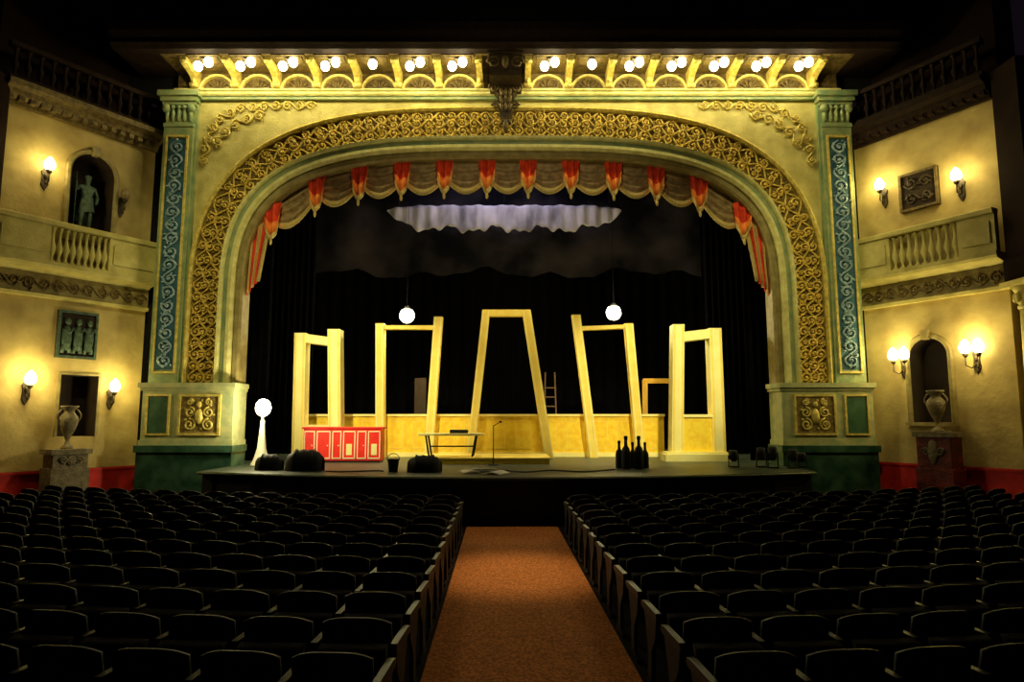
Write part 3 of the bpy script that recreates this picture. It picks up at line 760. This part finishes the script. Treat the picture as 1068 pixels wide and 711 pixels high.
def wall_cornice(side,lab):
    a,b=RNG[side]; t=wthing(side,'wall_cornice',lab,'cornice',(a+b)/2,0,9.5); hl=(b-a)/2
    mm='oldgold' if side=='L' else 'brown'  # right copy darkened in colour where the light fades
    MB().prism([(0,0),(-.1,0),(-.14,.12),(-.3,.2),(-.34,.3),(-.5,.36),(-.52,.48),(0,.48)],'x',-hl,hl).build('moulding',mm,t)
    n=int(2*hl/.22)
    for i in range(n): x=-hl+2*hl*(i+.5)/n; MB().box(x-.06,x+.06,-.28,-.08,.08,.2).build('dentil',mm,t)
    MB().box(-hl,hl,-.4,-.18,1.3,1.42).build('upper_rail','brown',t); MB().box(-hl,hl,-.4,-.18,.48,.6).build('lower_rail','brown',t)
    bm_=None; n=14
    for i in range(n):
        if bm_ is None: bm_=baluster_mesh(.7).build('baluster','brown',t); o=bm_
        else: o=bm_.copy(); COL.objects.link(o)
        o.location=(-hl+2*hl*(i+.5)/n,-.29,.6)
wall_cornice('L','brown balustraded cornice topping the left side wall')
wall_cornice('R','balustraded cornice on the right side wall, coloured dark for fading light')
def niche_surround(side,pars,lab,m='cream'):
    cx,hw,z0,z1=pars
    t=wthing(side,'wall_niche',lab,'niche',cx,0,z0); zs=z1-hw-z0
    pth=Path([(-hw,0)]+[(-hw*math.cos(PI*i/20),zs+hw*math.sin(PI*i/20)) for i in range(21)]+[(hw,0)])
    sweep(MB(),pth,[(0,.02),(0,-.05),(.04,-.09),(.1,-.09),(.13,-.05),(.13,0)],60).build('archivolt',m,t)
    sweep(MB(),pth,[(-.004,-.03),(-.006,.612)],60).build('shade_lining','nichedark',t)  # dark sheet that paints the shade inside the recess
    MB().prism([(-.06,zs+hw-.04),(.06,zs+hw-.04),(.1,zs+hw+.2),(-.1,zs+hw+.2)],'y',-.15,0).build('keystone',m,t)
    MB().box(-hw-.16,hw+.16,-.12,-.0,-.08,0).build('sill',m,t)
    MB().prism(archpts(0,hw-.001,0,zs+hw-.001),'y',.59,.615).build('niche_shade_back','nichedark',t)  # back of the recess coloured dark in place of shade
    return t
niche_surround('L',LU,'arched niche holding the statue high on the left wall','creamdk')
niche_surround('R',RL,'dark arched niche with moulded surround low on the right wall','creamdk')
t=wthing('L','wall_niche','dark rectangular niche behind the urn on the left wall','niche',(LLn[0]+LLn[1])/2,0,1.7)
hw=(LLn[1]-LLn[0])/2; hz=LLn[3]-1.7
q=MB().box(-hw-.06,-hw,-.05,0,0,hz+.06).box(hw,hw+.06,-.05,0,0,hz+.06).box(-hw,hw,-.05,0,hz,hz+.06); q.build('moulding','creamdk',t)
MB().box(-hw+.002,hw-.002,.58,.61,0,hz).box(-hw+.001,-hw+.006,-.02,.6,0,hz).box(hw-.006,hw-.001,-.02,.6,0,hz).box(-hw,hw,-.02,.6,hz-.006,hz-.001).build('niche_shade_back','nichedark',t)  # dark sheets painting the shade of the rectangular recess
def statue(side,cx,z,H):
    t=wthing(side,'statue','verdigris bronze classical figure standing in the upper left niche','statue',cx,.24,z)
    MB().lathe([(.26,0),(.26,.05),(.21,.08),(.21,.14),(.24,.17),(.24,.2)],n=16).build('plinth','verdi',t)
    k=H/1.8; zz=.19
    J=[((0,0,.95),.13),((0,0,1.12),.11),((0,0,1.36),.14),((0,-.01,1.49),.06),((0,-.02,1.55),.055),((0,-.03,1.66),.085),((0,-.03,1.74),.065),
       ((.08,0,.88),.09),((.09,-.07,.5),.065),((.10,0,.1),.04),((.10,-.12,.035),.035),
       ((-.09,0,.88),.09),((-.15,-.12,.52),.065),((-.17,-.02,.12),.04),((-.19,-.13,.035),.035),
       ((.19,0,1.42),.065),((.30,.02,1.18),.05),((.22,-.12,.98),.036),((.18,-.16,.93),.03),
       ((-.19,0,1.42),.065),((-.31,-.04,1.28),.05),((-.36,-.14,1.46),.036),((-.36,-.16,1.53),.03)]
    E=[(0,1),(1,2),(2,3),(3,4),(4,5),(5,6),(0,7),(7,8),(8,9),(9,10),(0,11),(11,12),(12,13),(13,14),(2,15),(15,16),(16,17),(17,18),(2,19),(19,20),(20,21),(21,22)]
    me=bpy.data.meshes.new('body'); me.from_pydata([(p[0]*k,p[1]*k,p[2]*k+zz) for p,r in J],E,[]); me.materials.append(M['verdi'])
    o=bpy.data.objects.new('body',me); COL.objects.link(o); o.parent=t
    o.modifiers.new('s','SKIN')
    sv=me.skin_vertices[0].data
    for i,(p,r) in enumerate(J): sv[i].radius=(r*k,r*k); sv[i].use_root=(i==0)
    sb=o.modifiers.new('u','SUBSURF'); sb.levels=1; sb.render_levels=2
    def fn(u,v):
        a=u*2*PI; r=(.15+.05*v+.012*math.sin(a*9+v*2)*v)*k
        return (r*math.cos(a)*1.15,r*math.sin(a)*.85,zz+k*(1.10-.42*v+.05*math.cos(a)))
    MB().grid(fn,42,10).build('tunic','verdi',t)
    def fn2(u,v):
        a=-.6+u*2.4; r=(.15+.04*v)*k
        return (-r*math.sin(a)-.02,.13*k+.03*math.sin(u*14),zz+k*(1.42-1.0*v))
    MB().grid(fn2,16,6,(0,.02,0)).build('cloak','verdi',t)
    MB().blob((0,-.02*k,zz+1.72*k),.095*k,.1*k,.06*k,10,6).build('hair','verdi',t)
    MB().tube([(-.37*k,-.17*k,zz-.19),(-.37*k,-.17*k,zz+1.75*k)],.013,6).build('staff','verdi',t)
statue('L',LU[0],LU[2],1.62)
def plaque(side,px0,py0,px1,py1,lab,m,fm):
    x0,z1=wl(side,px0,(py0)); x1,z0=wl(side,px1,(py1)); 
    _,za=wl(side,(px0+px1)/2,py0); _,zb_=wl(side,(px0+px1)/2,py1)
    hw=abs(x1-x0)/2; h=za-zb_
    t=wthing(side,'relief_plaque',lab,'plaque',(x0+x1)/2,0,zb_)
    MB().box(-hw,hw,-.06,0,0,h).build('ground',m,t)
    q=MB(); frame_rect(q,-hw,hw,0,h,.06,-.11,-.05); q.build('frame',fm,t)
    return t,hw,h
t,hw,h=plaque('L',60,325,98,374,'grey-green relief plaque with carved figures on the lower left wall','nichedark','verdi')
for sx in (-.55,0,.55):
    q=MB(); x=sx*hw; q.blob((x,-.1,h*.42),.12,.08,h*.28,8,6); q.blob((x,-.12,h*.76),.07,.07,.09,8,5); q.tube([(x-.1,-.12,h*.6),(x+.02,-.16,h*.5),(x+.14,-.12,h*.64)],.035,5); q.tube([(x-.05,-.1,h*.3),(x-.09,-.1,h*.1)],.045,5); q.tube([(x+.05,-.1,h*.3),(x+.08,-.1,h*.1)],.045,5)
    q.build('carved_figure','verdi',t)
t,hw,h=plaque('R',938,178,982,218,'dark square carved plaque between the upper right wall sconces','nichedark','oldgold')
q=MB(); scrolls(q,Path([(-hw+.12,h*.3),(hw-.12,h*.3)]),0,.13,.26,.025,-.07); scrolls(q,Path([(-hw+.12,h*.7),(hw-.12,h*.7)]),0,.13,.26,.025,-.07,5,1)
q.build('carving','crest',t)
def urn_set(side,px,pyb,pyt,pypb,labu,labp,pm):
    lx,zb_=wl(side,px,pyb,-.35); _,zt_=wl(side,px,pyt,-.35)
    h=zt_-zb_; 
    t=wthing(side,'pedestal',labp,'pedestal',lx,-.42,0)
    q=MB().box(-.42,.42,-.28,.28,0,.98).box(-.38,.38,-.25,.25,.98,zb_-.12); q.build('shaft',pm,t)
    MB().box(-.45,.45,-.3,.3,zb_-.12,zb_).build('cap','stone',t)
    q=MB(); q.blob((0,-.26,(zb_+.9)/2),.13,.05,(zb_-1.1)*.4,8,5)
    for s2 in (-1,1): q.tube([(s2*(.17+.1*(1-.8*i/12)*math.cos(3*PI*i/12)),-.27,(zb_+.9)/2+.1*(1-.8*i/12)*math.sin(3*PI*i/12)) for i in range(13)],.022,5)
    q.build('carved_panel','stone',t)
    u=wthing(side,'urn',labu,'urn',lx,-.42,zb_)
    MB().lathe([(.13,0),(.13,.05*h),(.06,.1*h),(.045,.2*h),(.07,.28*h),(.15,.45*h),(.2,.62*h),(.19,.74*h),(.10,.85*h),(.11,.9*h),(.19,.97*h),(.19,h),(.14,h),(.08,.9*h)],n=20).build('vase','stone',u)
    for s2 in (-1,1):
        MB().tube([(s2*(.17+.09*math.sin(PI*i/10)),0,h*(.6+.32*i/10)) for i in range(11)],.018,6).build('handle','stone',u)
urn_set('L',68,468,423,500,'carved stone urn on its pedestal below the left relief plaque','carved stone pedestal under the urn on the left wall','stone')
urn_set('R',980,450,407,500,'carved stone urn before the arched niche on the right wall','dark red stone pedestal under the urn on the right wall','redstone')
def sconce(side,px,py,lab,lit=True,double=False,e=20):
    lx,z=wl(side,px,py,-.22)
    t=wthing(side,'wall_sconce',lab,'wall lamp',lx,0,z-.55,'wall sconces')
    q=MB().prism([(0,-.05),(.08,.1),(.06,.3),(.09,.42),(0,.55),(-.09,.42),(-.06,.3),(-.08,.1)],'y',-.035,0); q.blob((0,-.04,.3),.04,.03,.08); q.build('backplate','bronze',t)
    for dx in ((-.14,.14) if double else (0,)):
        MB().tube([(0,-.03,.2),(dx*.5,-.12,.08),(dx,-.22,.14),(dx,-.22,.34)],.018,6).build('arm','bronze',t)
        MB().lathe([(.015,.32),(.055,.36),(.07,.42)],(dx,-.22,0),12).build('cup','bronze',t)
        MB().lathe([(.06,.42),(.11,.48),(.12,.56),(.09,.66),(.03,.74),(.01,.75)],(dx,-.22,0),14).build('glass_shade','globe' if lit else 'offglass',t)
    if lit:
        w=wworld(side,lx,-.40,z+.05); light('POINT',w,e,(1,.80,.30),.12)
sconce('L',52,172,'lit brass wall sconce left of the statue niche',e=23)
sconce('L',131,203,'unlit brass wall sconce right of the statue niche',False)
sconce('L',32,395,'lit brass wall sconce left of the lower left wall niche',True,False,56)
sconce('L',120,403,'lit brass wall sconce right of the lower left wall niche',True,False,38)
sconce('R',917,193,'lit brass wall sconce left of the dark square plaque',e=30)
sconce('R',997,183,'lit brass wall sconce right of the dark square plaque',e=30)
sconce('R',937,370,'lit double brass sconce left of the arched niche',True,True,44)
sconce('R',1013,362,'lit double brass sconce right of the arched niche',True,True,50)
def column(x,y,lab,z0,z1,r,m):
    t=thing('column',lab,'column',(x,y,z0)); h=z1-z0
    MB().box(-r*1.5,r*1.5,-r*1.5,r*1.5,0,.15).lathe([(r*1.4,.15),(r*1.4,.25),(r*1.15,.3),(r*1.25,.36),(r,.42)],n=20).build('base',m,t)
    MB().lathe([(r,.4),(r*1.02,h*.4),(r*.85,h-.6)],n=24).build('shaft',m,t)
    q=MB().lathe([(r*.95,h-.62),(r,h-.56),(r*.88,h-.52),(r*1.1,h-.25),(r*1.4,h-.12)],n=20).box(-r*1.5,r*1.5,-r*1.5,r*1.5,h-.12,h)
    for i in range(10):
        a=2*PI*i/10; q.blob((r*1.08*math.cos(a),r*1.08*math.sin(a),h-.36),.06,.06,.12,6,4)
    q.build('capital',m,t)
column(RB.x+.02,RB.y-.58,'tall stone column at the far right under the balcony',0,5.1,.26,'cream')
q=MB().box(-.45,.45,-.42,.42,0,.5); tag(q.box(-.4,.4,-.38,.38,.5,4.9).build('corner_pier','darkwall'),'dark upper pier above the far right column','pier',None,(RB.x+.2,RB.y-.62,5.1))
tag(MB().box(-.35,.35,-.35,.35,0,5.0).box(-.4,.4,-.4,.4,5.0,5.2).box(-.35,.35,-.35,.35,5.2,10).build('corner_pier','darkwall'),'dark full-height pier at the far left edge','pier',None,(LB.x-.05,LB.y-.45,0))
# ================================================================== SEATS
SP=.54
def make_seat():
    t=thing('theatre_seat','','seat')
    def bk(u,v):
        x=(u-.5)*.475; zt=.79-.05*abs(2*u-1)**3; z=.34+(zt-.34)*v
        return (x,-.14-.22*(z-.36)+.05*(2*u-1)**2,z)
    MB().grid(lambda u,v:bk(u,v),10,6,(0,-.028,0)).build('back_shell','seatback',t)
    MB().grid(lambda u,v:(lambda p:(p[0]*.92,p[1]+.07-.03*(2*u-1)**2-.03*(2*v-1)**2,p[2]*.97))(bk(u,v)),8,6,(0,-.05,0)).build('backrest','cushion',t)
    MB().grid(lambda u,v:((u-.5)*.44,.12+.1*v-.02,.34+.31*v),6,4,(0,.09,.02)).build('seat','cushion',t)
    arm_end(t,-SP/2)
    return t
def arm_end(t,x):
    MB().prism([(-.16,0),(.16,0),(.16,.03),(.05,.07),(.03,.3),(.1,.50),(.14,.57),(-.24,.57),(-.2,.43),(-.08,.3),(-.06,.07),(-.16,.03)],'x',x-.016,x+.016).build('standard','iron',t)
    MB().prism([(.17,.57),(.2,.59),(.19,.62),(.12,.63),(-.26,.63),(-.28,.60),(-.26,.57)],'x',x-.024,x+.024).build('armrest','armwood',t)
seat0=make_seat(); used=False
rowword=['first','second','third','fourth','fifth','sixth','seventh','eighth','ninth','tenth','eleventh','twelfth','thirteenth']
colw=['at the aisle','second from the aisle']+[w_+' from the aisle' for w_ in ordn[2:]]+['fifteenth from the aisle','sixteenth from the aisle','seventeenth from the aisle','eighteenth from the aisle']
nseat=0
for sgn,bw in ((-1,'left'),(1,'right')):
    ends=None
    for r in range(13):
        Y0=12.4-.68*r
        for j in range(18):
            x=sgn*(1.22+SP*j)+aisle(Y0); y=Y0+.02*x*x
            if j and abs(x)>y*.768+.12: break
            if abs(x)>9.6: break
            lab='dark theatre seat, %s block, %s, %s row from the stage'%(bw,colw[j],rowword[r])
            rz=math.atan(.04*x)
            if j==0 and sgn<0:
                if ends is None:
                    ends=make_seat(); arm_end(ends,SP/2) 
                    s_=ends; s_.location=(x,y,0); s_.rotation_euler=(0,0,rz); s_['label']=lab; s_['group']='theatre seats in rows'
                else: dup(ends,(x,y,0),rz,lab,'theatre seats in rows')
            else:
                if not used: used=True; seat0.location=(x,y,0); seat0.rotation_euler=(0,0,rz); seat0['label']=lab; seat0['group']='theatre seats in rows'
                else: dup(seat0,(x,y,0),rz,lab,'theatre seats in rows')
            nseat+=1
print('seats',nseat)
# ================================================================== LIGHTS
W=bpy.data.worlds.new('world'); SC.world=W; W.use_nodes=True
W.node_tree.nodes['Background'].inputs[0].default_value=(.02,.012,.02,1); W.node_tree.nodes['Background'].inputs[1].default_value=.2
for s2 in (-1,1):
    light('SPOT',(s2*4.5,8,12),1800,(1,.89,.40),.3,target=(s2*7.6,17.5,5.6),angle=41,blend=1.0)  # unseen extra spots added to brighten the arch sides
for s2 in (-1,1):
    light('SPOT',(s2*4.2,5,11),9500,(1,.88,.42),.25,target=(s2*3.9,21,2.7),angle=22,blend=.7)
light('SPOT',(0,9,7.5),520,(1,.84,.45),.3,target=(0,17.7,8.3),angle=72,blend=1.0)
light('SPOT',(-5,18.4,9.5),1000,(1,.86,.40),.2,target=(-5.0,20.5,2),angle=60)
light('SPOT',(5,18.4,9.5),1000,(1,.86,.40),.2,target=(4.8,20.5,2),angle=60)
light('SPOT',(0,18.4,9.5),1000,(1,.84,.36),.2,target=(0,21,1.5),angle=62)
light('SPOT',(.1,11,14),3600,(1,.76,.38),.3,target=(.1,9.6,0),angle=14,blend=1.0)
light('AREA',(0,11,14),12,(1,.72,.45),8,target=(0,9,0),sy=4)  # unseen fill light added above the house
